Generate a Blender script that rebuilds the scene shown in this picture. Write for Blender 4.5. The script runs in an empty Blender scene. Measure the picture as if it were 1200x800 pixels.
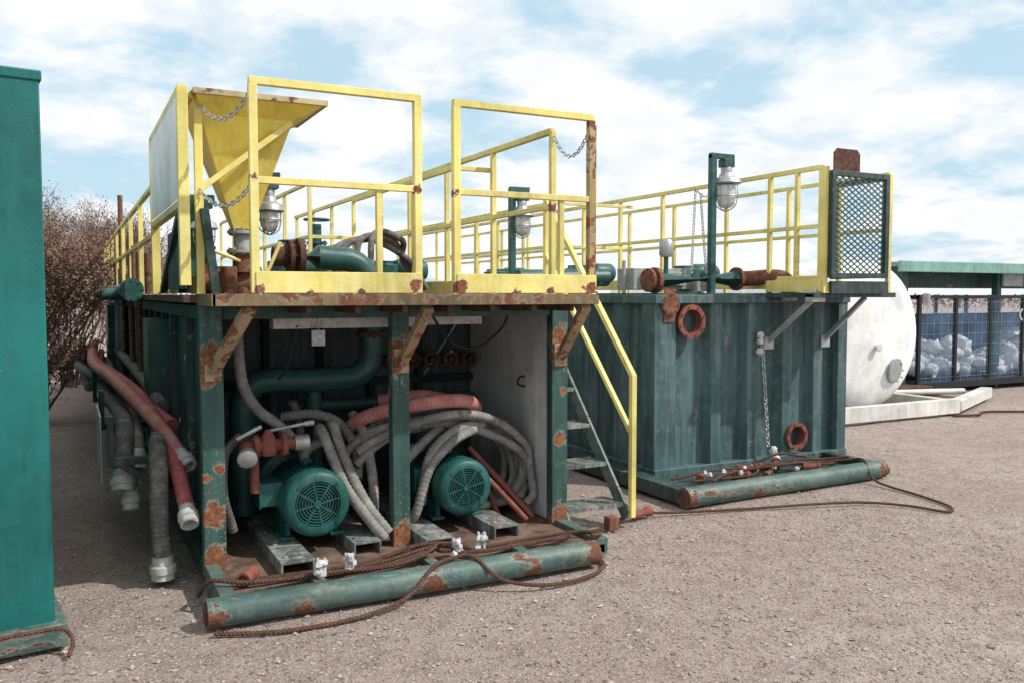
import bpy, bmesh, math, random
from mathutils import Vector, Matrix, noise
random.seed(7)
V=Vector
S=bpy.context.scene
# ------------------------------------------------------------------ geometry helpers
class G:
    def __init__(s): s.v=[]; s.f=[]
def jit(): return random.uniform(-.0006,.0006)
def box(g,x0,x1,y0,y1,z0,z1):
    b=len(g.v)
    g.v+= [(x,y,z) for z in (z0,z1) for y in (y0,y1) for x in (x0,x1)]
    g.f+= [tuple(b+i for i in q) for q in ((0,2,3,1),(4,5,7,6),(0,1,5,4),(2,6,7,3),(0,4,6,2),(1,3,7,5))]
def frame(T,up=V((0,0,1))):
    T=T.normalized()
    if abs(T.dot(up))>.95: up=V((0,1,0))
    N=T.cross(up).normalized(); B=N.cross(T).normalized()
    return N,B
def beam(g,p,q,w,h=None,up=V((0,0,1))):
    p=V(p);q=V(q);h=h or w;w+=jit();h+=jit()
    N,B=frame(q-p,up); b=len(g.v)
    for c in (p,q):
        for a,e in ((-1,-1),(1,-1),(1,1),(-1,1)): g.v.append(tuple(c+N*(a*w/2)+B*(e*h/2)))
    g.f+=[tuple(b+i for i in q_) for q_ in ((0,1,2,3),(7,6,5,4),(0,4,5,1),(1,5,6,2),(2,6,7,3),(3,7,4,0))]
def lathe(g,o,ax,prof,n=24,cap=True):
    o=V(o);ax=V(ax).normalized();N,B=frame(ax);b=len(g.v)
    for t,r in prof:
        for i in range(n):
            a=2*math.pi*i/n
            g.v.append(tuple(o+ax*t+N*(r*math.cos(a))+B*(r*math.sin(a))))
    for j in range(len(prof)-1):
        for i in range(n):
            k=(i+1)%n
            g.f.append((b+j*n+i,b+j*n+k,b+(j+1)*n+k,b+(j+1)*n+i))
    if cap:
        g.f.append(tuple(b+i for i in range(n))[::-1])
        g.f.append(tuple(b+(len(prof)-1)*n+i for i in range(n)))
def tube(g,p,q,r,n=14):
    p=V(p);q=V(q); lathe(g,p,q-p,[(0,r),((q-p).length,r)],n)
def pipe_hollow(g,p,q,r,t=.012,n=24):
    p=V(p);q=V(q);L=(q-p).length
    lathe(g,p,q-p,[(.15*L,r-t),(0,r-t),(0,r),(L,r),(L,r-t),(.85*L,r-t)],n,True)
def cr(pts,step):
    pts=[V(p) for p in pts]
    P=[pts[0]*2-pts[1]]+pts+[pts[-1]*2-pts[-2]]
    out=[]
    for i in range(1,len(P)-2):
        a,b,c,d=P[i-1:i+3]; m=max(2,int((c-b).length/step))
        for k in range(m):
            t=k/m
            out.append(.5*((2*b)+(c-a)*t+(2*a-5*b+4*c-d)*t*t+(3*b-a-3*c+d)*t**3))
    out.append(P[-2]); return out
def sweep(g,pts,r,n=12,step=.03,rib=0,pitch=.03,spline=True,strands=0,ro=0,twist=60,phase=0,taper=None):
    C=cr(pts,step) if spline else [V(p) for p in pts]
    T=[(C[min(i+1,len(C)-1)]-C[max(i-1,0)]).normalized() for i in range(len(C))]
    N,B=frame(T[0]); s=0; b=len(g.v); 
    for i,c in enumerate(C):
        if i: 
            s+=(C[i]-C[i-1]).length
            N=(N-T[i]*N.dot(T[i])).normalized(); B=T[i].cross(N)
        o=c
        if ro: o=c+N*(ro*math.cos(phase+twist*s))+B*(ro*math.sin(phase+twist*s))
        rr=r*(1+rib*(math.sin(2*math.pi*s/pitch)))
        if taper: rr*=taper[0]+(taper[1]-taper[0])*i/(len(C)-1)
        for k in range(n):
            a=2*math.pi*k/n
            g.v.append(tuple(o+N*(rr*math.cos(a))+B*(rr*math.sin(a))))
    m=len(C)
    for j in range(m-1):
        for i in range(n):
            k=(i+1)%n
            g.f.append((b+j*n+i,b+j*n+k,b+(j+1)*n+k,b+(j+1)*n+i))
    g.f.append(tuple(b+i for i in range(n))[::-1]); g.f.append(tuple(b+(m-1)*n+i for i in range(n)))
    return C
def hose(g,pts,r): return sweep(g,pts,r,n=12,step=.008,rib=.055,pitch=.032)
def rope(g,pts,r):
    for j in range(3): sweep(g,pts,r*.58,n=6,step=.012,ro=r*.45,twist=95,phase=j*2.094)
def torus(g,c,ax,R,r,n=28,m=10):
    c=V(c);N,B=frame(V(ax));A=V(ax).normalized();b=len(g.v)
    for i in range(n):
        a=2*math.pi*i/n;d=N*math.cos(a)+B*math.sin(a)
        for j in range(m):
            e=2*math.pi*j/m
            g.v.append(tuple(c+d*(R+r*math.cos(e))+A*(r*math.sin(e))))
    for i in range(n):
        for j in range(m):
            g.f.append((b+i*m+j,b+((i+1)%n)*m+j,b+((i+1)%n)*m+(j+1)%m,b+i*m+(j+1)%m))
def chain(g,p,q,sag,r=.0045,L=.042):
    p=V(p);q=V(q);n=40
    pts=[p.lerp(q,i/n)-V((0,0,4*sag*(i/n)*(1-i/n))) for i in range(n+1)]
    tot=sum((pts[i+1]-pts[i]).length for i in range(n)); k=max(2,int(tot/(L*.72)))
    for j in range(k):
        s=(j+.5)/k*tot;i=0
        while i<n-1 and s>(pts[i+1]-pts[i]).length: s-=(pts[i+1]-pts[i]).length;i+=1
        T=(pts[i+1]-pts[i]).normalized();c=pts[i]+T*s;N,B=frame(T)
        W=N if j%2 else B
        O=T.cross(W)
        b=len(g.v);nn=10;m=5
        for a_ in range(nn):
            a=2*math.pi*a_/nn
            cc=c+T*(math.cos(a)*(L/2-r))+W*(math.sin(a)*L*.3)
            d=(T*math.cos(a)+W*math.sin(a)).normalized()
            for e_ in range(m):
                e=2*math.pi*e_/m
                g.v.append(tuple(cc+d*(r*math.cos(e))+O*(r*math.sin(e))))
        for a_ in range(nn):
            for e_ in range(m):
                g.f.append((b+a_*m+e_,b+((a_+1)%nn)*m+e_,b+((a_+1)%nn)*m+(e_+1)%m,b+a_*m+(e_+1)%m))
def flange(g,c,ax,R,t=.025,bolts=8):
    c=V(c);ax=V(ax).normalized()
    lathe(g,c-ax*t/2,ax,[(0,R),(t,R)],28)
    N,B=frame(ax)
    for i in range(bolts):
        a=2*math.pi*i/bolts;o=c+(N*math.cos(a)+B*math.sin(a))*R*.82
        lathe(g,o-ax*(t/2+.012),ax,[(0,R*.08),(t+.024,R*.08)],6)
def root(name,loc=(0,0,0)):
    e=bpy.data.objects.new(name,None);e.location=loc;e.empty_display_size=.2
    S.collection.objects.link(e);return e
def fin(name,g,mat,parent=None,bevel=0,smooth=True,ang=40):
    me=bpy.data.meshes.new(name);me.from_pydata(g.v,[],g.f)
    bm=bmesh.new();bm.from_mesh(me);bmesh.ops.recalc_face_normals(bm,faces=bm.faces);bm.to_mesh(me);bm.free()
    ob=bpy.data.objects.new(name,me);S.collection.objects.link(ob)
    me.materials.append(mat)
    if parent: ob.parent=parent;ob.location=-V(parent.location)
    if smooth:
        me.shade_smooth(); me.set_sharp_from_angle(angle=math.radians(ang))
    if bevel:
        m=ob.modifiers.new('bevel','BEVEL');m.width=bevel;m.segments=2;m.limit_method='ANGLE';m.angle_limit=math.radians(50)
    return ob
# ------------------------------------------------------------------ material helpers
def newmat(name):
    m=bpy.data.materials.new(name);m.use_nodes=True;nt=m.node_tree
    return m,nt,nt.nodes['Principled BSDF']
def nd(nt,t,**k):
    n=nt.nodes.new(t)
    for a,b in k.items(): setattr(n,a,b)
    return n
def noi(nt,vec,scale,detail=6,rough=.6,dist=0):
    n=nd(nt,'ShaderNodeTexNoise');n.inputs['Scale'].default_value=scale;n.inputs['Detail'].default_value=detail
    n.inputs['Roughness'].default_value=rough;n.inputs['Distortion'].default_value=dist
    nt.links.new(vec,n.inputs['Vector']);return n.outputs['Fac']
def mp(nt,vec,sc,loc=(0,0,0)):
    n=nd(nt,'ShaderNodeMapping');n.inputs['Scale'].default_value=sc;n.inputs['Location'].default_value=loc;nt.links.new(vec,n.inputs['Vector']);return n.outputs[0]
def mr(nt,val,a,b,c=0,d=1):
    n=nd(nt,'ShaderNodeMapRange');nt.links.new(val,n.inputs[0])
    for i,x in zip((1,2,3,4),(a,b,c,d)): n.inputs[i].default_value=x
    return n.outputs[0]
def mth(nt,op,a,b=None):
    n=nd(nt,'ShaderNodeMath',operation=op)
    for i,x in enumerate((a,b)):
        if x is None: continue
        if isinstance(x,(int,float)): n.inputs[i].default_value=x
        else: nt.links.new(x,n.inputs[i])
    return n.outputs[0]
def mix(nt,f,a,b):
    n=nd(nt,'ShaderNodeMix',data_type='RGBA')
    for k,x in ((0,f),(6,a),(7,b)):
        if isinstance(x,(int,float)): n.inputs[k].default_value=x
        elif isinstance(x,tuple): n.inputs[k].default_value=(*x,1)
        else: nt.links.new(x,n.inputs[k])
    return n.outputs[2]
def bump(nt,bs,h,st=.3,d=.01):
    n=nd(nt,'ShaderNodeBump');n.inputs['Strength'].default_value=st;n.inputs['Distance'].default_value=d
    nt.links.new(h,n.inputs['Height']);nt.links.new(n.outputs[0],bs.inputs['Normal'])
def scl(c,k): return tuple(min(1,x*k) for x in c)
RUST=(.20,.075,.036)
def paint(name,base,rust=.1,fade=None,primer=(.36,.32,.28),spots=(),rough=.5,chips=.1,grime=.35,rustcol=RUST,rs=5,fadeamt=.6,streak=0,axis='z',orange=(.36,.16,.075),fringe=.65,rvec=(1,1,1)):
    m,nt,bs=newmat(name);L=nt.links.new
    P=nd(nt,'ShaderNodeTexCoord').outputs['Object']
    fade=fade or tuple(x*.6+.14 for x in base)
    sv=(9,9,.8) if axis=='z' else (1.2,7,7)
    n1=noi(nt,P,1.6,8,.65);n2=noi(nt,mp(nt,P,sv),1.5,7,.65);n3=noi(nt,mp(nt,P,rvec),rs,12,.66,.5);n4=noi(nt,P,55,6,.7);n5=noi(nt,P,20,8,.72)
    n6=noi(nt,P,2.1,3,.5)
    c=mix(nt,mr(nt,n1,.35,.65),scl(base,.68),scl(base,1.25))
    c=mix(nt,mth(nt,'MULTIPLY',mr(nt,n2,.46,.74),fadeamt),c,fade)
    c=mix(nt,mth(nt,'MULTIPLY',mr(nt,noi(nt,P,9,8,.7),.52,.66),fadeamt*.6),c,fade)
    c=mix(nt,mth(nt,'MULTIPLY',mr(nt,noi(nt,mp(nt,P,(13,13,1.1)),1.3,6),.50,.70),grime),c,scl(base,.3))
    th=.73-rust*.42
    n3=mth(nt,'ADD',n3,mth(nt,'MULTIPLY',mth(nt,'SUBTRACT',n6,.5),.25))
    f=mr(nt,n3,th,th+.03)
    fp=mr(nt,n3,th-.022,th-.008)
    chipm=mth(nt,'MULTIPLY',mr(nt,n4,.70-chips*.25,.72-chips*.25),mr(nt,n6,.46,.6))
    if spots:
        cur=None
        for (x,y,z,r) in spots:
            d=nd(nt,'ShaderNodeVectorMath',operation='DISTANCE');L(P,d.inputs[0]);d.inputs[1].default_value=(x,y,z)
            q=mth(nt,'DIVIDE',d.outputs['Value'],r)
            cur=q if cur is None else mth(nt,'MINIMUM',cur,q)
        nn=mth(nt,'ADD',cur,mth(nt,'MULTIPLY',mth(nt,'SUBTRACT',n5,.5),3.6))
        f=mth(nt,'MAXIMUM',f,mr(nt,nn,1.0,.85));fp=mth(nt,'MAXIMUM',fp,mr(nt,nn,1.14,1.05))
    rc=mix(nt,mr(nt,n4,.35,.65),scl(rustcol,.5),scl(rustcol,1.4))
    rc=mix(nt,mr(nt,n5,.48,.7),rc,orange)
    if streak:
        st=mth(nt,'MULTIPLY',mr(nt,noi(nt,mp(nt,P,(15,15,1.0),(3,1,0)),1.4,8,.6),.56,.72),mr(nt,n6,.42,.6))
        c=mix(nt,mth(nt,'MULTIPLY',st,streak),c,(.13,.075,.045))
    c=mix(nt,mth(nt,'MULTIPLY',chipm,.6),c,primer)
    c=mix(nt,mth(nt,'MULTIPLY',fp,fringe),c,primer)
    c=mix(nt,f,c,rc)
    L(c,bs.inputs['Base Color'])
    rg=nd(nt,'ShaderNodeMix',data_type='FLOAT');L(f,rg.inputs[0]);rg.inputs[2].default_value=rough;rg.inputs[3].default_value=.9
    L(rg.outputs[0],bs.inputs['Roughness'])
    bs.inputs['Specular IOR Level'].default_value=.4
    bump(nt,bs,mth(nt,'ADD',mth(nt,'MULTIPLY',n4,.5),mth(nt,'MULTIPLY',n1,2.5)),.5,.007)
    return m
def plain(name,c,rough=.7,var=.3,scale=8,metal=0,dirt=None,dirtamt=.5,bs_=.3):
    m,nt,bs=newmat(name);P=nd(nt,'ShaderNodeTexCoord').outputs['Object']
    n=noi(nt,P,scale,8,.65);n2=noi(nt,P,scale*5,6,.7)
    col=mix(nt,mr(nt,n,.3,.7),scl(c,1-var),scl(c,1+var))
    if dirt: col=mix(nt,mth(nt,'MULTIPLY',mr(nt,noi(nt,P,scale*1.7,9,.7),.47,.62),dirtamt),col,dirt)
    nt.links.new(col,bs.inputs['Base Color']);bs.inputs['Roughness'].default_value=rough;bs.inputs['Metallic'].default_value=metal
    bs.inputs['Specular IOR Level'].default_value=.35
    bump(nt,bs,n2,bs_,.004);return m
Fy=5.275
spots1=[(.745,Fy,1.36,.10),(.72,Fy,1.24,.05),(.745,Fy,.44,.07),(.75,Fy,.17,.085),(.75,Fy,.06,.08),(1.92,Fy,1.38,.085),(1.9,Fy,1.29,.04),(1.92,Fy,.16,.09),(1.92,Fy,.05,.07),
 (3.127,Fy,1.43,.09),(3.1,Fy,1.31,.05),(3.127,Fy,.71,.05),(3.127,Fy,.15,.08),(3.15,Fy,1.05,.03),(.70,Fy,.66,.035),(.78,Fy,.72,.03)]
toe=[(.93,4.77,1.77,.03),(1.2,4.77,1.75,.03),(1.5,4.77,1.76,.025),(1.83,4.77,1.8,.04),(2.12,4.77,1.79,.05),(2.5,4.77,1.755,.03),(2.75,4.77,1.76,.03),(3.05,4.77,1.78,.05),(.91,4.8,2.37,.03),(1.85,4.8,2.37,.035),(3.07,4.8,2.37,.03),(2.1,4.8,2.36,.03),(3.07,5.3,2.37,.04)]
skidspots=[(.62,4.56,.06,.08),(1.1,4.55,.03,.07),(1.85,4.55,.04,.08),(2.5,4.55,.03,.07),(2.97,4.57,.1,.09),(4.47,5.45,.08,.08),(5.2,5.46,.03,.07),(6.86,5.53,.08,.08)]
M={}
M['teal']=paint('teal_paint_worn',(.017,.064,.057),.13,fade=(.07,.135,.12),streak=.5)
M['tealpost']=paint('teal_paint_post',(.024,.074,.062),.13,fade=(.10,.175,.155),spots=spots1,chips=.4,streak=.5)
M['teal2']=paint('teal_paint_weathered',(.048,.102,.105),.09,fade=(.155,.22,.225),chips=.2,fadeamt=.85,streak=.4)
M['tealpipe']=paint('teal_pipe_paint',(.022,.090,.08),.1,fade=(.08,.16,.145),rough=.4,axis='x')
M['tealskid']=paint('teal_skid_paint',(.055,.112,.10),.30,fade=(.19,.22,.185),chips=.45,rs=7,spots=skidspots,axis='x',fadeamt=.8,rustcol=(.14,.058,.034),orange=(.24,.115,.065),fringe=.4,rvec=(.45,1.3,1.3))
M['wallteal']=paint('teal_wall_paint',(.006,.13,.12),.0,fade=(.016,.165,.15),chips=.0,rough=.42,grime=.25,streak=.12)
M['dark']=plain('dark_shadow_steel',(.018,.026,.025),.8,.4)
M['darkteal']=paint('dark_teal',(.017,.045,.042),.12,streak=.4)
M['yellow']=paint('yellow_paint',(.76,.645,.19),.10,fade=(.80,.75,.42),primer=(.60,.52,.38),chips=.25,grime=.14,rs=7,spots=toe,streak=.15)
M['yellowrust']=paint('yellow_paint_rusted',(.45,.33,.12),.6,fade=(.4,.3,.16),grime=.3,rs=7)
M['hopper']=paint('hopper_yellow',(.80,.63,.10),.05,fade=(.82,.72,.26),grime=.15,streak=.2)
M['rust']=plain('rust_steel',(.15,.062,.038),.9,.5,14,0,(.30,.15,.08),.6)
M['rustdark']=plain('rust_dark',(.08,.038,.028),.9,.5,14,0,(.18,.09,.055),.6)
M['redrust']=plain('red_oxide',(.23,.075,.052),.8,.35,12,0,(.12,.06,.045),.6)
M['rim']=paint('hopper_rim',(.45,.36,.2),.42,fade=(.6,.55,.4),rs=8)
M['deckedge']=paint('deck_edge_rust',(.17,.12,.06),.5,fade=(.28,.2,.1),chips=.1,rustcol=(.15,.062,.035),orange=(.26,.12,.06),fringe=.35)
M['brkt']=paint('bracket_rust_paint',(.36,.25,.15),.52,fade=(.48,.40,.28),rs=10,fringe=.4)
M['white']=paint('white_panel_paint',(.66,.67,.67),.08,fade=(.58,.58,.56),primer=(.5,.42,.36),chips=.05,grime=.2,streak=.35)
M['guard']=paint('white_guard_paint',(.88,.88,.87),.0,fade=(.84,.84,.82),chips=.0,grime=.04)
M['whitetank']=paint('white_tank_paint',(.80,.80,.79),.0,fade=(.72,.71,.68),chips=.0,grime=.03,primer=(.6,.55,.5))
M['whiteskid']=paint('white_skid_paint',(.70,.69,.66),.14,fade=(.55,.52,.47))
M['galv']=plain('galvanised_steel',(.42,.44,.45),.45,.25,10,.5,(.28,.23,.18),.35)
M['coup']=plain('pale_coupling',(.50,.51,.49),.5,.2,14,.1,(.30,.25,.20),.65)
M['grey']=plain('grey_metal',(.36,.38,.38),.55,.25,10,.2,(.2,.17,.14),.5)
M['hoseg']=plain('grey_hose_rubber',(.20,.195,.18),.85,.3,7,0,(.36,.33,.29),.75)
M['hosed']=plain('dark_hose_rubber',(.12,.115,.105),.85,.3,7,0,(.28,.25,.215),.7)
M['hoser']=plain('red_hose_rubber',(.38,.075,.08),.75,.25,6,0,(.40,.20,.18),.55)
M['hosep']=plain('pink_hose_rubber',(.48,.17,.155),.8,.2,6,0,(.48,.32,.28),.6)
M['rope']=plain('rusty_wire_rope',(.10,.05,.036),.9,.4,30,.1,(.18,.10,.075),.5)
M['rag']=plain('white_rag',(.55,.56,.58),.9,.25,20,0,(.3,.27,.24),.5)
M['floor']=plain('bay_floor_dirt',(.17,.11,.08),.95,.4,5,0,(.06,.04,.03),.85)
M['check']=paint('worn_channel_steel',(.13,.155,.145),.24,fade=(.46,.46,.43),chips=.5,rs=9,fadeamt=1.0)
M['motor']=paint('motor_teal_enamel',(.012,.100,.09),.05,fade=(.05,.15,.135),rough=.45,grime=.6)
M['black']=plain('black_grille',(.012,.016,.016),.6)
def globe():
    m,nt,bs=newmat('lamp_glass');bs.inputs['Base Color'].default_value=(.75,.78,.77,1);bs.inputs['Roughness'].default_value=.15
    bs.inputs['Transmission Weight'].default_value=.3;return m
M['glass']=globe()
# ------------------------------------------------------------------ camera, light, sky
H=1.75
cam=bpy.data.cameras.new('camera');co=bpy.data.objects.new('camera',cam);S.collection.objects.link(co)
co.location=(0,0,H);co.rotation_euler=(math.radians(90-3.14),0,math.radians(-27.4))
cam.lens=30.1;cam.sensor_width=36;cam.clip_end=3000;cam.clip_start=.05;S.camera=co
el=math.radians(47);az=math.atan2(.66,-.56)
sd=V((math.sin(az)*math.cos(el),math.cos(az)*math.cos(el),math.sin(el)))
sl=bpy.data.lights.new('sun','SUN');sl.energy=3.9;sl.angle=math.radians(.8);sl.color=(1,.96,.90)
so=bpy.data.objects.new('sun',sl);S.collection.objects.link(so);so.rotation_euler=sd.to_track_quat('Z','Y').to_euler();so.location=(5,-5,12)
W=bpy.data.worlds.new('World');S.world=W;W.use_nodes=True;nt=W.node_tree;bg=nt.nodes['Background']
sky=nd(nt,'ShaderNodeTexSky',sky_type='NISHITA');sky.sun_disc=False;sky.sun_elevation=el;sky.sun_rotation=az
sky.air_density=1;sky.dust_density=1.5
tc=nd(nt,'ShaderNodeTexCoord').outputs['Generated']
sp=nd(nt,'ShaderNodeSeparateXYZ');nt.links.new(tc,sp.inputs[0])
zz=mth(nt,'ADD',mth(nt,'MAXIMUM',sp.outputs[2],0),.24)
cb=nd(nt,'ShaderNodeCombineXYZ');nt.links.new(mth(nt,'DIVIDE',sp.outputs[0],zz),cb.inputs[0]);nt.links.new(mth(nt,'DIVIDE',sp.outputs[1],zz),cb.inputs[1])
cb.inputs[2].default_value=3.7
c1=noi(nt,cb.outputs[0],2.4,12,.58,.15);c2=noi(nt,cb.outputs[0],.9,5,.5,.1)
cf=mth(nt,'ADD',mth(nt,'MULTIPLY',c1,.6),mth(nt,'MULTIPLY',c2,.4))
cm=mr(nt,cf,.425,.515,0,1.0)
shade=mix(nt,mr(nt,noi(nt,cb.outputs[0],3.4,9,.6),.35,.58),(9.1,9.6,10.0),(10.8,10.8,10.8))
haze=mix(nt,.80,sky.outputs[0],(6.3,8.8,10.3))
col=mix(nt,cm,haze,shade)
nt.links.new(col,bg.inputs['Color']);bg.inputs['Strength'].default_value=.098
S.view_settings.view_transform='Standard';S.view_settings.look='None';S.view_settings.exposure=0
# ------------------------------------------------------------------ ground
def gz(x,y): return noise.noise(V((x*.8,y*.8,0)))*.018+noise.noise(V((x*3,y*3,5)))*.007-.012
def ground():
    def axis(c0,c1,st):
        a=[];x=c0
        while x<=c1: a.append(x);x+=st
        e=[];d=st
        x=c1
        while x<900: d*=1.35;x+=d;e.append(x)
        f=[];d=st;x=c0
        while x>-900: d*=1.35;x-=d;f.append(x)
        return f[::-1]+a+e
    X=axis(-3,12,.12);Y=axis(1,12,.12);g=G()
    for y in Y:
        for x in X:
            d=max(0,1-math.hypot(x-4,y-6)/40)
            g.v.append((x,y,gz(x,y)*d))
    n=len(X)
    for j in range(len(Y)-1):
        for i in range(n-1): g.f.append((j*n+i,j*n+i+1,(j+1)*n+i+1,(j+1)*n+i))
    m,nt,bs=newmat('gravel_dirt');P=nd(nt,'ShaderNodeTexCoord').outputs['Object']
    a=noi(nt,P,.55,6,.6);b=noi(nt,P,5,8,.7);c=noi(nt,P,60,5,.75)
    col=mix(nt,mr(nt,a,.35,.65),(.355,.275,.24),(.45,.37,.33))
    col=mix(nt,mth(nt,'MULTIPLY',mr(nt,b,.55,.38),.7),col,(.27,.205,.17))
    col=mix(nt,mth(nt,'MULTIPLY',mr(nt,c,.54,.66),.7),col,(.62,.55,.50))
    col=mix(nt,mth(nt,'MULTIPLY',mr(nt,c,.46,.36),.75),col,(.14,.10,.085))
    hs=None
    for s_,th_,am in ((22,.84,.85),(40,.70,.85),(85,.58,.65)):
        vo=nd(nt,'ShaderNodeTexVoronoi');vo.inputs['Scale'].default_value=s_;nt.links.new(P,vo.inputs['Vector'])
        sc_=nd(nt,'ShaderNodeSeparateColor');nt.links.new(vo.outputs['Color'],sc_.inputs[0])
        stone=mth(nt,'MULTIPLY',mr(nt,sc_.outputs[0],th_,th_+.02),mr(nt,vo.outputs['Distance'],.42,.30))
        scol=mix(nt,sc_.outputs[1],(.15,.105,.095),(.68,.60,.55))
        col=mix(nt,mth(nt,'MULTIPLY',stone,am),col,scol)
        hh=mth(nt,'MULTIPLY',stone,12./s_)
        hs=hh if hs is None else mth(nt,'ADD',hs,hh)
    nt.links.new(col,bs.inputs['Base Color']);bs.inputs['Roughness'].default_value=.95;bs.inputs['Specular IOR Level'].default_value=.2
    h=mth(nt,'ADD',mth(nt,'MULTIPLY',b,1.6),mth(nt,'ADD',mth(nt,'MULTIPLY',c,.5),hs))
    bump(nt,bs,h,1.0,.028)
    fin('ground',g,m)
    g=G()
    for i in range(17000):
        if i<11500: x=random.uniform(-.8,6);y=random.uniform(1.8,5.6)
        else: x=random.uniform(-1,13);y=random.uniform(3,12)
        s=random.uniform(.003,.0095)*(2.2 if random.random()<.06 else 1);b=len(g.v)
        z=gz(x,y)*.88
        for d in ((1,0,0),(0,1,0),(-1,0,0),(0,-1,0),(0,0,.6),(0,0,-.6)):
            g.v.append((x+d[0]*s*random.uniform(.7,1.4),y+d[1]*s*random.uniform(.7,1.4),z+s*.25+d[2]*s))
        for q in ((0,1,4),(1,2,4),(2,3,4),(3,0,4),(1,0,5),(2,1,5),(3,2,5),(0,3,5)): g.f.append(tuple(b+k for k in q))
    fin('pebbles',g,plain('pebble_stone',(.35,.285,.25),.9,.85,30),smooth=False)
ground()
# ------------------------------------------------------------------ front mud tank
T1=root('mud_tank',(1.93,5.3,0))
g=G()
box(g,.738,3.132,6.8,18,.1,1.69)
box(g,.74,.752,5.36,6.8,.12,1.69)
y=7.0
while y<17.9:
    box(g,.69,.745,y,y+.09,.12,1.69);y+=.62
box(g,.70,.745,6.1,6.17,.12,1.69)
box(g,.68,.76,5.37,18.01,1.60,1.685);box(g,.68,.76,5.37,18.01,.04,.16)
fin('tank_body',g,M['teal'],T1,.004)
g=G()
for a,b in ((.68,.81),(1.86,1.98),(3.06,3.19)): box(g,a,b,5.28,5.36,.06,1.69)
box(g,.81,3.06,5.30,5.35,1.60,1.69)
fin('posts',g,M['tealpost'],T1,.006)
g=G();box(g,3.10,3.135,5.37,6.79,.10,1.68);fin('inner_white_wall',g,M['white'],T1,.003)
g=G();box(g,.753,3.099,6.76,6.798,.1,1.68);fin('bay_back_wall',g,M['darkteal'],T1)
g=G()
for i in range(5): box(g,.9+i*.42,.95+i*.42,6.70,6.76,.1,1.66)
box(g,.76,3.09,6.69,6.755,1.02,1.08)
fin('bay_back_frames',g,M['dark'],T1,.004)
g=G();box(g,.7,3.15,4.72,6.76,.03,.095);fin('bay_floor',g,M['floor'],T1,.006)
g=G();box(g,.68,.76,4.66,5.27,.02,.15);box(g,3.08,3.17,4.72,5.27,.02,.13);
for x in (1.2,1.9,2.5): box(g,x,x+.07,4.66,4.9,.04,.13)
tube(g,(.60,4.63,.085),(3.0,4.61,.085),.078,28)
fin('skid_frame',g,M['tealskid'],T1,.004)
g=G();lathe(g,(.592,4.63,.085),(1,0,0),[(0,.06),(.006,.06)],24);lathe(g,(3.002,4.61,.085),(1,0,0),[(0,.06),(.006,.06)],24);fin('skid_pipe_ends',g,M['rustdark'],T1)
g=G()
for x,y0,w in ((1.17,5.0,.2),(1.66,5.2,.18),(2.1,5.07,.19),(2.62,5.13,.19)):
    box(g,x-w/2,x+w/2,y0,6.6,.165,.18)
    box(g,x-w/2,x-w/2+.012,y0,6.6,.096,.165);box(g,x+w/2-.012,x+w/2,y0,6.6,.096,.165)
    for k in range(5): tube(g,(x-.05,y0+.1+k*.3,.18),(x-.05,y0+.1+k*.3,.19),.018,8)
fin('motor_channels',g,M['check'],T1,.002)
g=G();box(g,.70,3.1,4.80,5.36,1.70,1.745);box(g,.60,3.1,5.36,7.0,1.70,1.745);box(g,.60,1.5,7.0,18,1.70,1.745);box(g,2.2,3.2,7.0,18,1.70,1.745)
for i in range(8): box(g,.9+i*.29,.93+i*.29,4.82,5.27,1.64,1.70)
fin('deck',g,M['rustdark'],T1,.003)
g=G();box(g,.68,3.12,4.765,4.80,1.685,1.752);box(g,.675,.70,4.765,5.36,1.685,1.752)
fin('deck_edge',g,M['deckedge'],T1,.003)
g=G()
box(g,.91,1.87,4.768,4.782,1.756,1.875);box(g,2.10,3.10,4.768,4.782,1.756,1.875)
box(g,.682,.694,5.36,7.0,1.756,1.865)
zt=2.9;zm=2.37
def bm_(p,q,w=.042): beam(g,p,q,w)
for x0,x1 in ((.91,1.856),(2.106,3.07)):
    bm_((x0-.02,4.8,zt),(x1+.02,4.8,zt));bm_((x0,4.8,zm),(x1,4.8,zm),.038)
    bm_((x0,4.8,1.756),(x0,4.8,zt-.02),.046)
    if x1<3: bm_((x1,4.8,1.756),(x1,4.8,zt-.02),.046)
bm_((1.62,4.81,1.756),(1.62,4.81,zm),.034);bm_((2.85,4.81,1.756),(2.85,4.81,zm),.034)
X=3.07
bm_((X,5.3,zt),(X,13,zt));bm_((X,5.3,zm),(X,13,zm),.036);box(g,X-.006,X+.006,5.3,13,1.756,1.87)
for i in range(9): bm_((X,5.3+i*.95,1.75),(X,5.3+i*.95,zt),.040)
bm_((2.15,8.5,zt-.05),(3.07,8.5,zt-.05),.034);bm_((2.15,8.5,2.32),(3.07,8.5,2.32),.034)
X=2.15;bm_((X,8.5,zt-.05),(X,14,zt-.05),.034);bm_((X,8.5,2.32),(X,14,2.32),.034)
for i in range(6): bm_((X,8.5+i*1.1,1.75),(X,8.5+i*1.1,zt-.05),.036)
X=.6;bm_((X,7.0,zt-.33),(X,18,zt-.33),.036);bm_((X,7.0,2.2),(X,18,2.2),.036)
for i in range(9): bm_((X,7.1+i*1.35,1.75),(X,7.1+i*1.35,zt-.3),.04)
bm_((.60,5.22,1.80),(.60,5.22,2.92),.06);bm_((.60,7.0,1.75),(.60,7.0,2.92),.06)
bm_((.60,5.2,2.91),(.60,7.0,2.91),.045);bm_((.60,5.2,2.27),(.60,7.0,2.27),.045)
bm_((.70,5.35,1.75),(.70,5.35,2.9),.046);bm_((.6,5.25,2.9),(.70,5.35,2.9),.04)
bm_((.70,5.35,2.36),(1.25,5.36,2.80),.034)
bm_((.66,6.1,1.8),(.66,6.1,2.25),.04)
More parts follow.
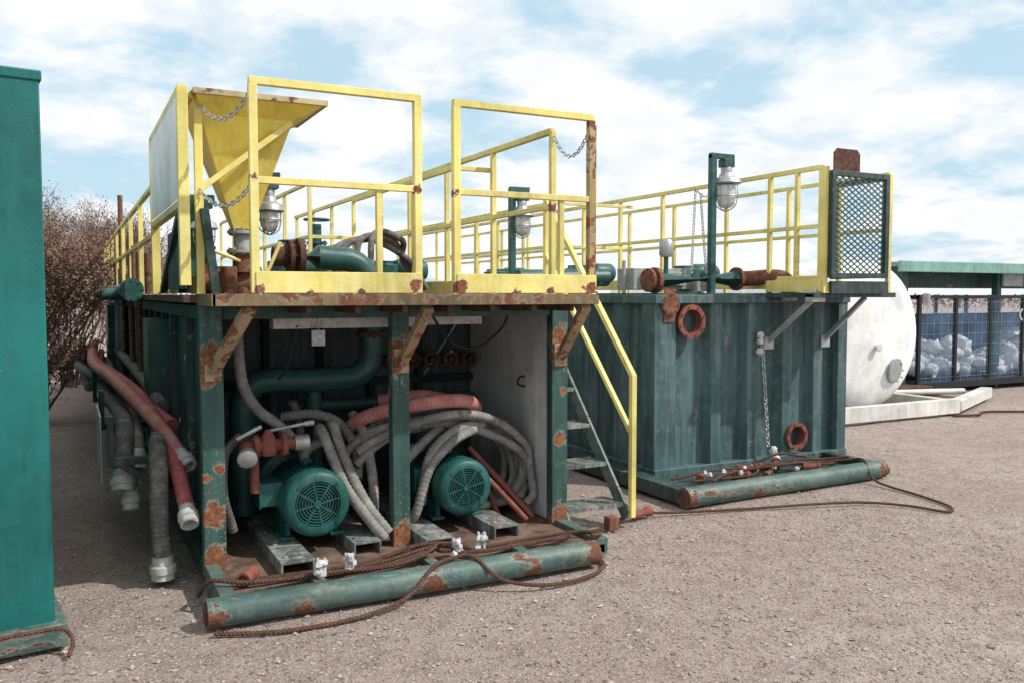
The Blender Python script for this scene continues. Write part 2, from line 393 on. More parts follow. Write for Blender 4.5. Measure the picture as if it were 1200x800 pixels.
X=2.75;bm_((X,6.3,2.75),(X,9,2.75),.034);bm_((X,6.3,2.3),(X,9,2.3),.032)
for i in range(4): bm_((X,6.3+i*.9,1.75),(X,6.3+i*.9,2.75),.036)
bm_((X,6.3,2.75),(3.07,6.3,2.75),.034)
fin('yellow_railings',g,M['yellow'],T1,.003)
g=G();beam(g,(3.07,4.8,1.756),(3.07,4.8,2.88),.045);beam(g,(3.11,4.83,1.756),(3.11,4.83,2.86),.03)
fin('rusted_rail_post',g,M['yellowrust'],T1,.003)
g=G();box(g,.575,.583,5.26,6.96,2.30,2.88);fin('white_guard_panel',g,M['guard'],T1)
g=G();beam(g,(.59,5.3,2.2),(.64,6.9,1.78),.05);beam(g,(.60,5.25,2.2),(.66,5.9,1.78),.05);box(g,.605,.617,5.3,6.2,1.78,2.15);beam(g,(.72,5.3,2.25),(.78,5.3,1.75),.05)
fin('side_gusset',g,M['darkteal'],T1,.003)
g=G()
for x0,x1 in ((.75,.88),(1.92,1.93),(3.12,3.05)):
    beam(g,(x0,5.27,1.30),(x1,4.82,1.67),.065,.05); box(g,x0-.05,x0+.05,5.262,5.279,1.24,1.4)
fin('deck_brackets',g,M['brkt'],T1,.003)
g=G();box(g,1.15,2.15,5.5,5.62,1.53,1.64);box(g,2.2,2.62,5.52,5.62,1.54,1.64);fin('cable_tray',g,M['coup'],T1,.004)
g=G();box(g,1.385,1.47,5.46,5.475,1.42,1.52);tube(g,(1.43,5.47,1.52),(1.43,5.5,1.6),.005,6);fin('label_plate',g,M['rag'],T1)
g=G()
tube(g,(.62,12,.9),(.62,12,3.0),.03);tube(g,(.60,10,.6),(.60,10,2.4),.022);tube(g,(.60,8.8,1.0),(.6,8.8,2.15),.025)
for i in range(9): tube(g,(.62,8+i*.9,1.75),(.62,8+i*.9,1.9+random.random()*.4),.03)
fin('rusty_standpipes',g,M['rust'],T1)
g=G();tube(g,(.50,8.2,1.79),(.45,16,1.79),.06);tube(g,(.3,9.5,1.75),(.7,9.5,1.75),.06);tube(g,(.62,12.5,.5),(.62,12.5,1.75),.07);box(g,.56,.735,7.4,7.9,.7,1.55);box(g,.5,.735,13.5,14.2,.5,1.6)
flange(g,(.50,8.2,1.79),(0,1,0),.1)
fin('side_pipes',g,M['tealpipe'],T1)
g=G()
for y,z in ((6.4,1.05),(6.43,1.02),(6.37,1.01),(6.4,.97),(6.9,.8),(6.5,1.3),(8,1.1)): tube(g,(.737,y,z),(.731,y,z),.022,10)
fin('paint_marks',g,M['rag'],T1)
P1=root('discharge_pipe',(2.02,6.2,1.75));g=G()
arc=[(1.48,6.2,2.02),(1.62,6.2,2.02),(1.75,6.2,2.01)]+[(1.8+.22*math.sin(a),6.2,1.79+.22*math.cos(a)) for a in [math.radians(k) for k in range(0,91,15)]]
dn=[(2.02,6.2,1.6),(2.02,6.2,1.36)]+[(1.82+.2*math.cos(a),6.2,1.33-.2*math.sin(a)) for a in [math.radians(k) for k in range(15,91,15)]]
lf=[(1.6,6.2,1.13),(1.3,6.2,1.14)]+[(1.25-.18*math.sin(a),6.2,.96+.18*math.cos(a)) for a in [math.radians(k) for k in range(15,91,15)]]+[(1.07,6.2,.5),(1.07,6.2,.2)]
sweep(g,arc+dn+lf,.088,n=24,spline=False)
tube(g,(1.62,6.35,.2),(1.62,6.35,1.15),.06,20);tube(g,(1.5,6.5,.9),(3.0,6.5,.9),.045,20)
fin('pipe_run',g,M['tealpipe'],P1)
g=G();flange(g,(1.49,6.2,2.02),(1,0,0),.13,.04);flange(g,(1.42,6.2,2.02),(1,0,0),.12,.03);tube(g,(1.3,6.2,2.02),(1.5,6.2,2.02),.07,20);flange(g,(2.02,6.2,1.45),(0,0,1),.12,.03)
fin('rusty_flanges',g,M['rustdark'],P1)
g=G();tube(g,(2.2,6.6,1.22),(3.05,6.6,1.22),.035)
for i in range(5): torus(g,(2.3+i*.17,6.52,1.22),(0,1,0),.055,.014,18,8);tube(g,(2.3+i*.17,6.62,1.22),(2.3+i*.17,6.5,1.22),.02)
VM=root('valve_manifold',(2.6,6.6,1.22));fin('valves',g,M['rustdark'],VM)
# ------------------------------------------------------------------ mixing hopper
HP=root('mixing_hopper',(.98,5.62,1.75));hx,hy=.985,5.62
def sqloft(g,levels,ox=0):
    b=len(g.v)
    for z,h,dx in levels:
        for a,c in ((-1,-1),(1,-1),(1,1),(-1,1)): g.v.append((hx+dx+a*h,hy+c*h,z))
    for j in range(len(levels)-1):
        for i in range(4):
            k=(i+1)%4;g.f.append((b+j*4+i,b+j*4+k,b+(j+1)*4+k,b+(j+1)*4+i))
g=G();sqloft(g,[(2.16,.055,0),(2.79,.265,.0),(2.81,.27,.0),(2.905,.375,.07),(2.91,.365,.07),(2.81,.26,.0),(2.16,.045,0)])
fin('funnel',g,M['hopper'],HP,smooth=False)
g=G()
for a in (-1,1):
    beam(g,(hx+.07-.39,hy+a*.378,2.915),(hx+.07+.39,hy+a*.378,2.915),.022,.034);beam(g,(hx+.07+a*.378,hy-.37,2.915),(hx+.07+a*.378,hy+.37,2.915),.022,.033)
fin('rim',g,M['rim'],HP,.002)
g=G();tube(g,(hx,hy,2.0),(hx,hy,2.17),.05,20);flange(g,(hx,hy,2.14),(0,0,1),.085,.02);flange(g,(hx,hy,2.02),(0,0,1),.09,.02)
fin('neck',g,M['grey'],HP)
g=G();tube(g,(hx,hy,1.6),(hx,hy,2.0),.055,20);flange(g,(hx,hy,1.9),(0,0,1),.10,.025);tube(g,(hx-.28,hy,1.82),(hx+.12,hy,1.82),.06,20);flange(g,(hx-.14,hy,1.82),(1,0,0),.095,.03);tube(g,(hx-.1,hy-.12,1.76),(hx-.1,hy-.12,1.92),.05,16)
lathe(g,(hx-.2,hy+.1,1.75),(0,0,1),[(0,.04),(.2,.04),(.22,.06),(.3,.06),(.32,.03),(.5,.03)],16)
fin('eductor',g,M['rust'],HP)
g=G();tube(g,(hx-.02,hy-.05,1.96),(hx-.22,hy-.1,2.03),.012,8);beam(g,(hx+.1,hy-.1,1.8),(hx+.22,hy-.12,2.08),.02);fin('valve_handle',g,M['yellow'],HP)
# ------------------------------------------------------------------ chains
def chain_obj(p,q,sag,**k):
    r=root('chain',p);g=G();chain(g,p,q,sag,**k);fin('chain_links',g,M['galv'],r)
chain_obj((.70,5.33,2.87),(.91,4.82,2.86),.13);chain_obj((.70,5.33,2.36),(.91,4.82,2.36),.11)
chain_obj((3.07,5.28,2.86),(3.07,4.84,2.8),.14)
# ------------------------------------------------------------------ electric motors
def motor(x,y,z,R):
    r=root('electric_motor',(x,y,z));L=.62
    g=G();lathe(g,(x,y+.10,z),(0,1,0),[(0,R*.9),(.02,R*.93),(L-.14,R*.93),(L-.1,R*.8),(L-.02,R*.5),(L-.01,.03)],40)
    for i in range(44):
        a=2*math.pi*i/44
        if math.sin(a)<-.8: continue
        d=V((math.cos(a),0,math.sin(a)))
        beam(g,V((x,y+.13,z))+d*(R*.955),V((x,y+L-.1,z))+d*(R*.955),.007,R*.09,up=d)
    fin('finned_body',g,M['motor'],r,smooth=True)
    g=G();lathe(g,(x,y,z),(0,1,0),[(.012,R*.66),(-.002,R*.68),(.0,R*.86),(.02,R*.97),(.05,R),(.15,R),(.15,R*.95),(.03,R*.93)],44,False)
    for k in range(1,8): torus(g,(x,y+.006,z),(0,1,0),R*(.085*k+.03),.0042,40,6)
    for k in range(8):
        a=math.pi*k/4+.2;beam(g,(x,y+.004,z),(x+math.cos(a)*R*.7,y+.004,z+math.sin(a)*R*.7),.010,.006,up=V((0,1,0)))
    lathe(g,(x,y-.004,z),(0,1,0),[(0,R*.12),(.01,R*.13)],20)
    for k in range(4):
        a=math.pi/4+math.pi*k/2;lathe(g,(x+math.cos(a)*R*.78,y-.008,z+math.sin(a)*R*.78),(0,1,0),[(0,.011),(.02,.011)],6)
    fin('fan_cowl',g,M['motor'],r)
    g=G();lathe(g,(x,y+.035,z),(0,1,0),[(0,R*.92),(.01,R*.92)],36);fin('cowl_interior',g,M['black'],r)
    g=G();box(g,x-R-.10,x-R*.8,y+.2,y+.42,z-.03,z+.12);box(g,x-R-.11,x-R-.098,y+.19,y+.43,z-.04,z+.13)
    for a in (-1,1):
        box(g,x+a*R*.75-.045,x+a*R*.75+.045,y+.14,y+.48,.182,.205);box(g,x+a*R*.72-.015,x+a*R*.72+.015,y+.16,y+.46,.205,z-R*.5)
    lathe(g,(x,y+.3,z+R*.9),(0,0,1),[(0,.02),(.05,.02)],12)
    fin('terminal_box_and_feet',g,M['motor'],r,.003)
    g=G();tube(g,(x,y+L,z),(x,y+L+.15,z),.03,14);lathe(g,(x,y+L+.15,z),(0,1,0),[(0,.06),(.02,.1),(.06,.2),(.16,.22),(.22,.14),(.3,.1),(.34,.1)],28)
    tube(g,(x,y+L+.25,z+.1),(x,y+L+.25,z+.42),.06,18);flange(g,(x,y+L+.25,z+.4),(0,0,1),.1,.03);box(g,x-.12,x+.12,y+L+.14,y+L+.34,.182,z-.1)
    fin('pump',g,M['tealpipe'],r)
motor(1.37,5.30,.43,.215);motor(2.41,5.33,.42,.20)
BV=root('ball_valve',(1.1,5.5,.8));g=G()
tube(g,(.93,5.45,.80),(1.33,5.5,.80),.04,18);flange(g,(1.02,5.46,.8),(1,0,0),.075,.03,6);flange(g,(1.2,5.48,.8),(1,0,0),.075,.03,6);lathe(g,(1.10,5.47,.74),(0,0,1),[(0,.05),(.05,.065),(.1,.05),(.16,.02)],18)
tube(g,(.96,5.45,.8),(.96,5.36,.76),.045,18);tube(g,(1.02,5.5,.5),(1.02,5.5,.8),.03)
fin('valve_body',g,M['redrust'],BV)
g=G();tube(g,(1.1,5.47,.89),(1.32,5.42,.93),.010,8);lathe(g,(1.32,5.42,.93),(1,-.2,.1),[(0,.018),(.06,.018)],10);lathe(g,(.955,5.37,.765),(-.2,-1,-.35),[(0,.055),(.05,.06),(.055,.05)],18);tube(g,(.9,5.42,.86),(1.05,5.42,.93),.014,8)
lathe(g,(1.27,5.49,.8),(1,0,0),[(0,.05),(.09,.052)],18)
fin('lever_and_cap',g,M['galv'],BV)
RP=root('leaning_pipes',(2.85,5.6,.1));g=G()
for p,q in (((2.62,5.75,.62),(2.98,5.42,.13)),((2.7,5.8,.55),(3.02,5.5,.13)),((2.66,5.6,.45),(2.92,5.4,.12)),((2.75,5.9,.5),(2.75,5.5,.12)),((2.62,5.7,.52),(2.85,5.8,.2))): tube(g,p,q,.020,10)
fin('rusty_rods',g,M['redrust'],RP)
def hose_obj(name,paths,r,mat,ends=(),emat='coup'):
    rt=root(name,paths[0][0])
    g=G()
    for p in paths: hose(g,p,r)
    fin('hose_wall',g,M[mat],rt)
    if ends:
        g=G()
        for p,d,rr in ends: 
            lathe(g,p,d,[(0,rr*.95),(.05,rr),(.06,rr*1.25),(.10,rr*1.25),(.105,rr*1.08),(.14,rr*1.12),(.145,rr*.85),(.07,rr*.8)],20)
        fin('hose_coupling',g,M[emat],rt)
random.seed(21)
coil=[]
for k in range(9):
    dy=(k%3)*.07+.02*k;dz=random.uniform(-.03,.03);cx=2.34+random.uniform(-.03,.03)
    rx=.76-.045*(k//3)+random.uniform(-.015,.015);rz=.47-.055*(k//3)+random.uniform(-.02,.02)
    a0,a1=(random.randint(140,168),random.randint(-75,-35));ph=random.uniform(0,6)
    coil.append([(min(3.05,cx+rx*math.cos(math.radians(a))),5.58+dy+.04*math.sin(a*.05+k),max(.2,.44+dz+rz*math.sin(math.radians(a))+.02*math.sin(a*.06+ph*2))) for a in range(a0,a1,-12)])
hose_obj('coiled_hose',coil,.031,'hoseg')
hose_obj('coiled_hose',[[(1.50,5.75,.80),(1.47,5.6,.86),(1.5,5.5,.74),(1.58,5.42,.5),(1.70,5.33,.3),(1.80,5.28,.16)],
                        [(1.58,5.78,.82),(1.56,5.62,.88),(1.58,5.52,.74),(1.66,5.44,.5),(1.74,5.36,.33),(1.84,5.30,.19)],
                        [(1.78,5.9,.9),(1.80,5.7,.78),(1.81,5.55,.5),(1.80,5.5,.2)],
                        [(1.55,5.8,.75),(1.42,5.75,.7),(1.4,5.7,.62),(1.6,5.6,.5)],
                        [(1.3,6.0,.9),(1.5,5.9,.92),(1.68,5.85,.84),(1.75,5.7,.66),(1.72,5.6,.5)],
                        [(2.6,5.6,.78),(2.4,5.52,.72),(2.2,5.48,.55),(2.1,5.45,.3),(2.08,5.5,.2)],
                        [(2.7,5.66,.80),(2.45,5.58,.79),(2.22,5.52,.63),(2.14,5.5,.3)],
                        [(2.5,5.75,.86),(2.2,5.62,.7),(2.0,5.55,.52),(2.0,5.5,.2)]],.034,'hoseg')
hose_obj('pink_hose',[[(1.75,5.95,.78),(1.82,5.72,.90),(2.05,5.58,.975),(2.35,5.56,1.0),(2.6,5.66,.96),(2.72,5.85,.84)],[(2.0,6.0,.97),(2.3,5.9,1.0),(2.6,6.05,.93)]],.050,'hosep')
hose_obj('drop_hose',[[(.97,5.7,1.7),(.95,5.62,1.5),(.97,5.6,1.2),(1.06,5.62,1.02),(1.2,5.66,.9),(1.3,5.7,.8)]],.036,'hoseg')
hose_obj('drop_hose',[[(.95,5.6,.85),(.84,5.5,.75),(.83,5.5,.5),(.9,5.6,.25)],[(1.4,6.1,1.0),(1.45,6.1,.8),(1.44,6.0,.4)]],.03,'hosed')
cb_=root('power_cable',(2.3,5.5,1.6));g=G();sweep(g,[(2.2,5.45,1.62),(2.35,5.45,1.42),(2.55,5.45,1.38),(2.75,5.45,1.52),(2.8,5.45,1.66)],.009,n=8);sweep(g,[(1.3,5.5,1.55),(1.25,5.55,1.3),(1.2,5.6,1.2)],.009,n=8);sweep(g,[(3.09,5.75,1.13),(3.04,5.75,1.12),(3.03,5.75,1.07),(3.09,5.75,1.05)],.008,n=8);fin('cable',g,M['black'],cb_)
# ------------------------------------------------------------------ side hose rack and hoses
HR=root('hose_rack',(.45,6.3,.7));g=G()
for y in (5.95,7.6,9.6,12,14.5):
    box(g,.20,.735,y,y+.05,.66,.71);box(g,.20,.24,y,y+.05,.71,.98);beam(g,(.28,y+.025,.66),(.73,y+.025,.35),.04)
fin('rack_arms',g,M['darkteal'],HR,.003)
g=G();box(g,.185,.198,7.0,7.8,.35,.85);fin('rack_plate',g,M['white'],HR,.002)
hose_obj('suction_hose',[[(.40,16,.95),(.26,11,1.0),(.38,8.2,1.02),(.46,7.0,.99),(.53,6.3,.86),(.585,5.75,.66),(.605,5.42,.47)]],.046,'hoser',[((.605,5.43,.475),(.02,-.8,-.55),.049)])
hose_obj('suction_hose',[[(.35,15,1.0),(.22,10.5,1.02),(.30,8,1.06),(.36,6.9,1.04),(.44,6.4,.97),(.55,6.05,.84),(.62,5.85,.72)]],.044,'hosep',[((.62,5.86,.73),(.3,-.8,-.5),.045)])
hose_obj('suction_hose',[[(.45,15,.85),(.30,10.5,.92),(.38,8,.97),(.50,6.8,.93),(.62,6.3,.85)]],.045,'hoser')
hose_obj('suction_hose',[[(.45,14,.78),(.3,9.6,.82),(.33,7.2,.86),(.33,6.5,.84),(.305,6.2,.70),(.29,6.1,.56)]],.060,'hosed',[((.295,6.12,.6),(-.05,-.4,-.9),.066)])
hose_obj('suction_hose',[[(.5,14,.78),(.4,9.4,.8),(.40,7.4,.84),(.40,6.55,.80),(.39,6.3,.68)]],.052,'hoseg',[((.39,6.31,.69),(0,-.5,-.85),.060)])
hose_obj('suction_hose',[[(.4,12,.76),(.36,9.4,.78),(.36,7.0,.74),(.345,6.3,.62),(.335,6.1,.46)]],.043,'hosed',[((.335,6.11,.48),(0,-.3,-.95),.050)])
hose_obj('suction_hose',[[(.6,8.8,.8),(.55,6.6,.80),(.49,5.9,.78),(.47,5.62,.66),(.462,5.55,.46),(.466,5.53,.25),(.473,5.52,.14)]],.054,'hosed',[((.472,5.52,.17),(.02,0,-1),.062)])
hose_obj('suction_hose',[[(.3,18,.5),(.2,12,.6),(.3,10,.9),(.4,9,.95)],[(.2,16,.7),(.1,12,.85),(.3,9.5,.9)],[(.62,15,.95),(.6,9,.98),(.62,7,.9)]],.05,'hosed')
# ------------------------------------------------------------------ work lights
def lamp(x,y,z,post=None,s=1):
    r=root('work_light',(x,y,z));g=G()
    lathe(g,(x,y,z),(0,0,-1),[(-.02,.03*s),(.0,.05*s),(.03,.06*s),(.05,.10*s),(.09,.115*s),(.10,.105*s)],24)
    lathe(g,(x,y,z-.01),(0,0,1),[(0,.04*s),(.06,.045*s),(.09,.03*s)],18)
    for k in range(6):
        a=2*math.pi*k/6;d=V((math.cos(a),math.sin(a),0))
        sweep(g,[V((x,y,z-.09*s))+d*.085*s,V((x,y,z-.17*s))+d*.088*s,V((x,y,z-.25*s))+d*.07*s,V((x,y,z-.285*s))+d*.01],.005,n=6)
    torus(g,(x,y,z-.17*s),(0,0,1),.088*s,.005,24,6)
    fin('hood_and_cage',g,M['galv'],r)
    g=G();lathe(g,(x,y,z-.09*s),(0,0,-1),[(0,.07*s),(.08*s,.075*s),(.13*s,.065*s),(.165*s,.04*s),(.175*s,.01)],24);fin('globe',g,M['glass'],r)
    if post:
        px,py,z0,z1=post;g=G();box(g,px-.03,px+.03,py-.03,py+.03,z0,z1);beam(g,(px-.03,py,z1-.01),(x+.08,y,z1-.01),.05);box(g,x-.06,x+.06,y-.05,y+.05,z+.06,z1-.035);fin('light_post',g,M['tealpipe'],r,.003)
lamp(5.63,6.4,2.90,(5.46,6.4,1.75,3.07),1.25)
lamp(1.26,6.1,2.42,(1.16,6.15,1.75,2.58),.9)
lamp(4.05,7.6,2.62,(3.95,7.62,0,2.8),1.1)
lamp(.95,7.0,2.35,(.88,7.05,1.75,2.5),.9)
# ------------------------------------------------------------------ stairs
ST=root('metal_stairs',(3.45,5.4,0));g=G()
for x in (3.22,3.75): beam(g,(x,5.33,.06),(x,6.85,1.74),.022,.11)
box(g,3.2,3.77,6.8,7.2,1.70,1.745)
fin('stringers',g,M['tealskid'],ST,.002)
g=G()
for k in range(6):
    z=.14+k*.27;y=5.4+(z-.14)/1.106
    for j in range(7): box(g,3.235,3.735,y-.04+j*.032,y-.04+j*.032+.008,z,z+.025)
    box(g,3.235,3.735,y-.055,y-.043,z-.005,z+.026);box(g,3.235,3.735,y+.185,y+.195,z-.01,z+.026)
fin('treads',g,M['check'],ST,)
g=G();x=3.77
beam(g,(x,5.29,1.14),(x,6.62,2.58),.04);beam(g,(x,5.30,.70),(x,6.62,2.10),.034);beam(g,(x,5.29,.06),(x,5.29,1.15),.042);beam(g,(x,6.62,1.5),(x,6.62,2.6),.04)
fin('handrail',g,M['yellow'],ST,.003)
g=G();box(g,3.52,3.6,5.22,5.3,.0,.1);fin('foot_block',g,M['rust'],ST,.003)
# ------------------------------------------------------------------ wire ropes / clamps on the skid
def rope_obj(paths,r):
    rt=root('wire_rope',paths[0][0]);g=G()
    for p in paths: rope(g,p,r)
    fin('rope_strands',g,M['rope'],rt)
rope_obj([[(.62,5.1,.03),(.66,4.9,.17),(.85,4.78,.17),(1.2,4.86,.13),(1.6,4.84,.15),(1.95,4.86,.19),(2.05,4.92,.14),(2.3,4.9,.13),(2.7,4.93,.13),(3.05,4.9,.14),(3.12,4.75,.15),(3.0,4.66,.18)],
          [(.9,5.0,.11),(1.3,4.95,.12),(1.7,4.92,.14),(1.98,4.88,.2),(1.9,4.8,.18),(1.7,4.76,.15),(1.4,4.82,.13)],
          [(1.0,4.83,.14),(1.3,4.80,.15),(1.62,4.80,.14),(1.9,4.84,.17),(2.0,4.95,.14)],
          [(.72,4.9,.13),(1.1,4.9,.12),(1.5,4.88,.13),(1.85,4.9,.2),(2.08,4.86,.2),(2.3,4.8,.14),(2.6,4.86,.13),(2.9,4.8,.14)],
          [(1.95,4.95,.13),(2.06,4.85,.2),(2.12,4.78,.16),(2.5,4.82,.13),(2.95,4.85,.14)]],.014)
rope_obj([[(.62,4.52,.015),(.95,4.40,.012),(1.35,4.40,.012),(1.65,4.47,.05),(1.85,4.56,.17),(2.0,4.62,.185),(2.12,4.6,.185),(2.25,4.48,.06),(2.5,4.38,.015),(2.8,4.4,.012),(3.0,4.52,.012),(3.08,4.68,.02),(3.1,4.8,.1)]],.013)
def blob(g,c,r,seed=0,n=10,sq=1):
    b=len(g.v);rows=7
    for j in range(rows+1):
        th=math.pi*j/rows
        for i in range(n):
            a=2*math.pi*i/n;d=V((math.sin(th)*math.cos(a),math.sin(th)*math.sin(a),math.cos(th)*sq))
            k=1+.55*noise.noise(d*2.1+V((seed*3.1,seed,seed*1.7)))
            g.v.append(tuple(V(c)+d*r*k))
    for j in range(rows):
        for i in range(n): g.f.append((b+j*n+i,b+j*n+(i+1)%n,b+(j+1)*n+(i+1)%n,b+(j+1)*n+i))
for i,(x,y,z) in enumerate(((1.25,4.78,.20),(1.42,4.80,.20),(2.10,4.80,.2),(2.28,4.82,.21))):
    rt=root('rope_clamp',(x,y,z));g=G()
    for k in range(6): blob(g,(x+random.uniform(-.03,.03),y+random.uniform(-.02,.02),z+random.uniform(-.05,.03)),.022,i*7+k)
    beam(g,(x-.02,y,z-.06),(x-.02,y,z+.05),.014);beam(g,(x+.02,y,z-.06),(x+.02,y,z+.045),.014)
    fin('clamp_body',g,M['rag'],rt)
fp=root('pipe_fitting',(.9,4.95,.13));g=G();pipe_hollow(g,(.84,4.92,.14),(.92,5.05,.14),.04);fin('fitting',g,M['redrust'],fp)
# ------------------------------------------------------------------ deck clutter
def agit(x,y,z=1.75,s=1):
    r=root('agitator_drive',(x,y,z));g=G()
    lathe(g,(x,y,z),(0,0,1),[(0,.22*s),(.03,.22*s),(.04,.12*s),(.16*s,.12*s),(.18*s,.17*s),(.30*s,.17*s),(.32*s,.1*s)],24)
    lathe(g,(x,y,z+.25*s),(1,0,0),[(.1,.09*s),(.14,.115*s),(.42*s,.115*s),(.46*s,.09*s)],24)
    box(g,x-.1*s,x+.12*s,y-.1*s,y+.1*s,z+.14*s,z+.34*s)
    fin('gearbox_and_motor',g,M['tealpipe'],r,.003)
agit(1.8,8.0);agit(2.6,7.6,s=.9);agit(1.7,11);agit(2.6,10.6);agit(5.35,8.6);agit(5.2,10.5);agit(6.6,8.2)
HS=root('deck_hoses',(2.3,7,1.8));g=G()
for k in range(4): sweep(g,[(1.9+k*.12,6.9,1.78),(1.95+k*.12,7.0,2.1+.05*k),(2.3+k*.1,7.1,2.22),(2.7,7.2+k*.05,2.05),(2.9,7.3,1.8)],.028,n=10)
fin('hose_arcs',g,M['hosed'],HS)
g=G();tube(g,(2.2,9.2,1.95),(3.0,9.2,1.95),.09,20);tube(g,(2.4,9.2,1.75),(2.4,9.2,2.5),.05,16);flange(g,(2.4,9.2,2.3),(0,0,1),.11);torus(g,(2.4,9.2,2.55),(0,0,1),.13,.012);tube(g,(1.6,6.9,1.75),(1.6,6.9,2.15),.04);torus(g,(1.6,6.9,2.17),(0,0,1),.1,.01)
GV=root('gate_valve',(2.4,9.2,1.75));fin('valve',g,M['tealpipe'],GV)
# ------------------------------------------------------------------ second mud tank
T2=root('mud_tank',(5.9,6.3,0))
g=G();box(g,4.76,7.08,6.33,17,.1,1.72)
def rib(g,axis,c,w,d,base,z0,z1):
    pr=[(-w/2,0),(-w/2*.55,d),(w/2*.55,d),(w/2,0)];b=len(g.v)
    for z in (z0,z1):
        for a,e in pr: g.v.append((c+a,base-e,z) if axis=='x' else (base-e,c+a,z))
    g.f+=[(b,b+1,b+5,b+4),(b+1,b+2,b+6,b+5),(b+2,b+3,b+7,b+6),(b,b+3,b+2,b+1),(b+4,b+5,b+6,b+7)]
for c in (5.40,5.85,6.30,6.72): rib(g,'x',c,.22,.09,6.331,.12,1.69)
for c in (6.85,7.4,8.0,8.6,9.2,9.8,10.4): rib(g,'y',c,.20,.07,4.761,.12,1.69)
box(g,4.69,4.93,6.25,6.45,.08,1.70);box(g,6.99,7.12,6.23,6.4,.08,1.70)
box(g,4.67,7.14,6.215,6.335,1.665,1.745);box(g,4.67,4.76,6.336,17,1.665,1.745)
box(g,4.68,7.13,6.22,6.33,.05,.16);box(g,4.68,4.75,6.33,17,.05,.16)
fin('tank_body',g,M['teal2'],T2,.006)
g=G();box(g,4.60,7.0,5.58,6.24,.03,.085);box(g,4.45,4.62,5.5,7.4,.02,.14);box(g,6.78,6.88,5.6,6.24,.04,.15)
fin('skid_plate',g,M['darkteal'],T2,.004)
g=G();tube(g,(4.45,5.52,.085),(6.90,5.60,.085),.085,28);fin('skid_pipe',g,M['tealskid'],T2)
g=G();lathe(g,(4.445,5.52,.085),(-1,0,0),[(0,.07),(.004,.07)],24);lathe(g,(6.902,5.60,.085),(1,0,0),[(0,.07),(.004,.07)],24);fin('skid_pipe_ends',g,M['rustdark'],T2)
def portring(x,z,R):
    g=G();lathe(g,(x,6.33,z),(0,-1,0),[(0,R*.75),(.10,R*.75),(.10,R),(.125,R),(.125,R*.72),(.02,R*.70)],32,False)
    for k in range(8):
        a=k*math.pi/4+.3;lathe(g,(x+math.cos(a)*R*.87,6.2,z+math.sin(a)*R*.87),(0,-1,0),[(0,.01),(.012,.01)],6)
    fin('flanged_port',g,M['redrust'],T2)
    g=G();lathe(g,(x,6.30,z),(0,-1,0),[(0,R*.71),(.01,R*.71)],28);fin('port_interior',g,M['darkteal'],T2)
portring(5.08,1.50,.155);portring(6.42,.34,.14)
g=G()
def bm2(p,q,w=.042): beam(g,p,q,w)
X=6.1
bm2((X,5.65,zt),(X,16,zt));bm2((X,5.65,zm),(X,16,zm),.036);box(g,X-.006,X+.006,5.65,16,1.80,1.92)
for y in [5.66,5.95]+[6.3+i*.85 for i in range(12)]: bm2((X,y,1.75),(X,y,zt),.04)
X=7.05
bm2((X,5.7,zt),(X,16,zt),.038);bm2((X,5.7,zm),(X,16,zm),.036)
for y in [5.7,6.3]+[7+i*1.0 for i in range(10)]: bm2((X,y,1.75),(X,y,zt),.04)
X=5.0
bm2((X,8.6,zt-.1),(X,15,zt-.1),.036);bm2((X,8.6,2.3),(X,15,2.3),.036)
for i in range(7): bm2((X,8.6+i*1.05,1.75),(X,8.6+i*1.05,zt-.1),.038)
bm2((5.0,8.6,zt-.1),(6.1,8.6,zt-.1),.034);bm2((5.0,8.6,2.3),(6.1,8.6,2.3),.034)
box(g,6.08,6.8,5.60,5.612,1.77,1.86)
box(g,6.055,6.068,5.62,6.3,1.77,1.88)
beam(g,(6.1,5.62,2.9),(6.1,5.62,1.76),.05)
fin('yellow_railings',g,M['yellow'],T2,.003)
g=G();box(g,5.98,7.06,5.612,6.21,1.72,1.765);box(g,4.8,7.05,6.35,16.9,1.724,1.76);fin('deck',g,M['darkteal'],T2,.003)
GT=root('mesh_gate',(6.48,5.58,2.4));g=G()
x0,x1,z0,z1=6.14,6.84,1.92,2.84
for p,q in (((x0,z0),(x0,z1)),((x1,z0),(x1,z1))): beam(g,(p[0],5.57,p[1]),(q[0],5.57,q[1]),.05)
for z in (z0,z1): beam(g,(x0-.02,5.57,z),(x1+.02,5.57,z),.048)
box(g,x1-.02,x1+.03,5.60,6.2,1.9,1.95);box(g,x1-.02,x1+.03,5.60,6.2,2.81,2.86);box(g,x1-.022,x1+.028,6.15,6.202,1.9,2.86);box(g,x0,x1+.05,5.56,5.59,1.755,1.87)
fin('gate_frame',g,M['darkteal'],GT,.003)
g=G()
def clip_diag(sgn):
    c=-2.0
    while c<2.0:
        pts=[]
        for t in range(0,101):
            x=x0+(x1-x0)*t/100;z=z0+sgn*.62*(x-x0)+c
            if z0<=z<=z1: pts.append((x,z))
        if len(pts)>2: beam(g,(pts[0][0],5.57+sgn*.002,pts[0][1]),(pts[-1][0],5.57+sgn*.002,pts[-1][1]),.012,.008)
        c+=.052
clip_diag(1);clip_diag(-1)
fin('expanded_metal',g,M['teal2'],GT)
g=G();xa,xb=6.13,6.46;b=len(g.v);pr=[(xa,2.85),(xb,2.85),(xb,3.02),(xb-.04,3.06),(xa+.04,3.06),(xa,3.02)]
for y in (5.55,5.562):
    for x,z in pr: g.v.append((x,y,z))
n=6;g.f.append(tuple(range(b,b+n)));g.f.append(tuple(range(b+n,b+2*n))[::-1])
for i in range(n): g.f.append((b+i,b+(i+1)%n,b+n+(i+1)%n,b+n+i))
fin('rusty_plate',g,M['rustdark'],GT,smooth=False)
g=G()
beam(g,(6.04,6.23,1.30),(6.06,5.68,1.72),.04);beam(g,(6.8,6.23,1.30),(6.8,5.75,1.72),.04)
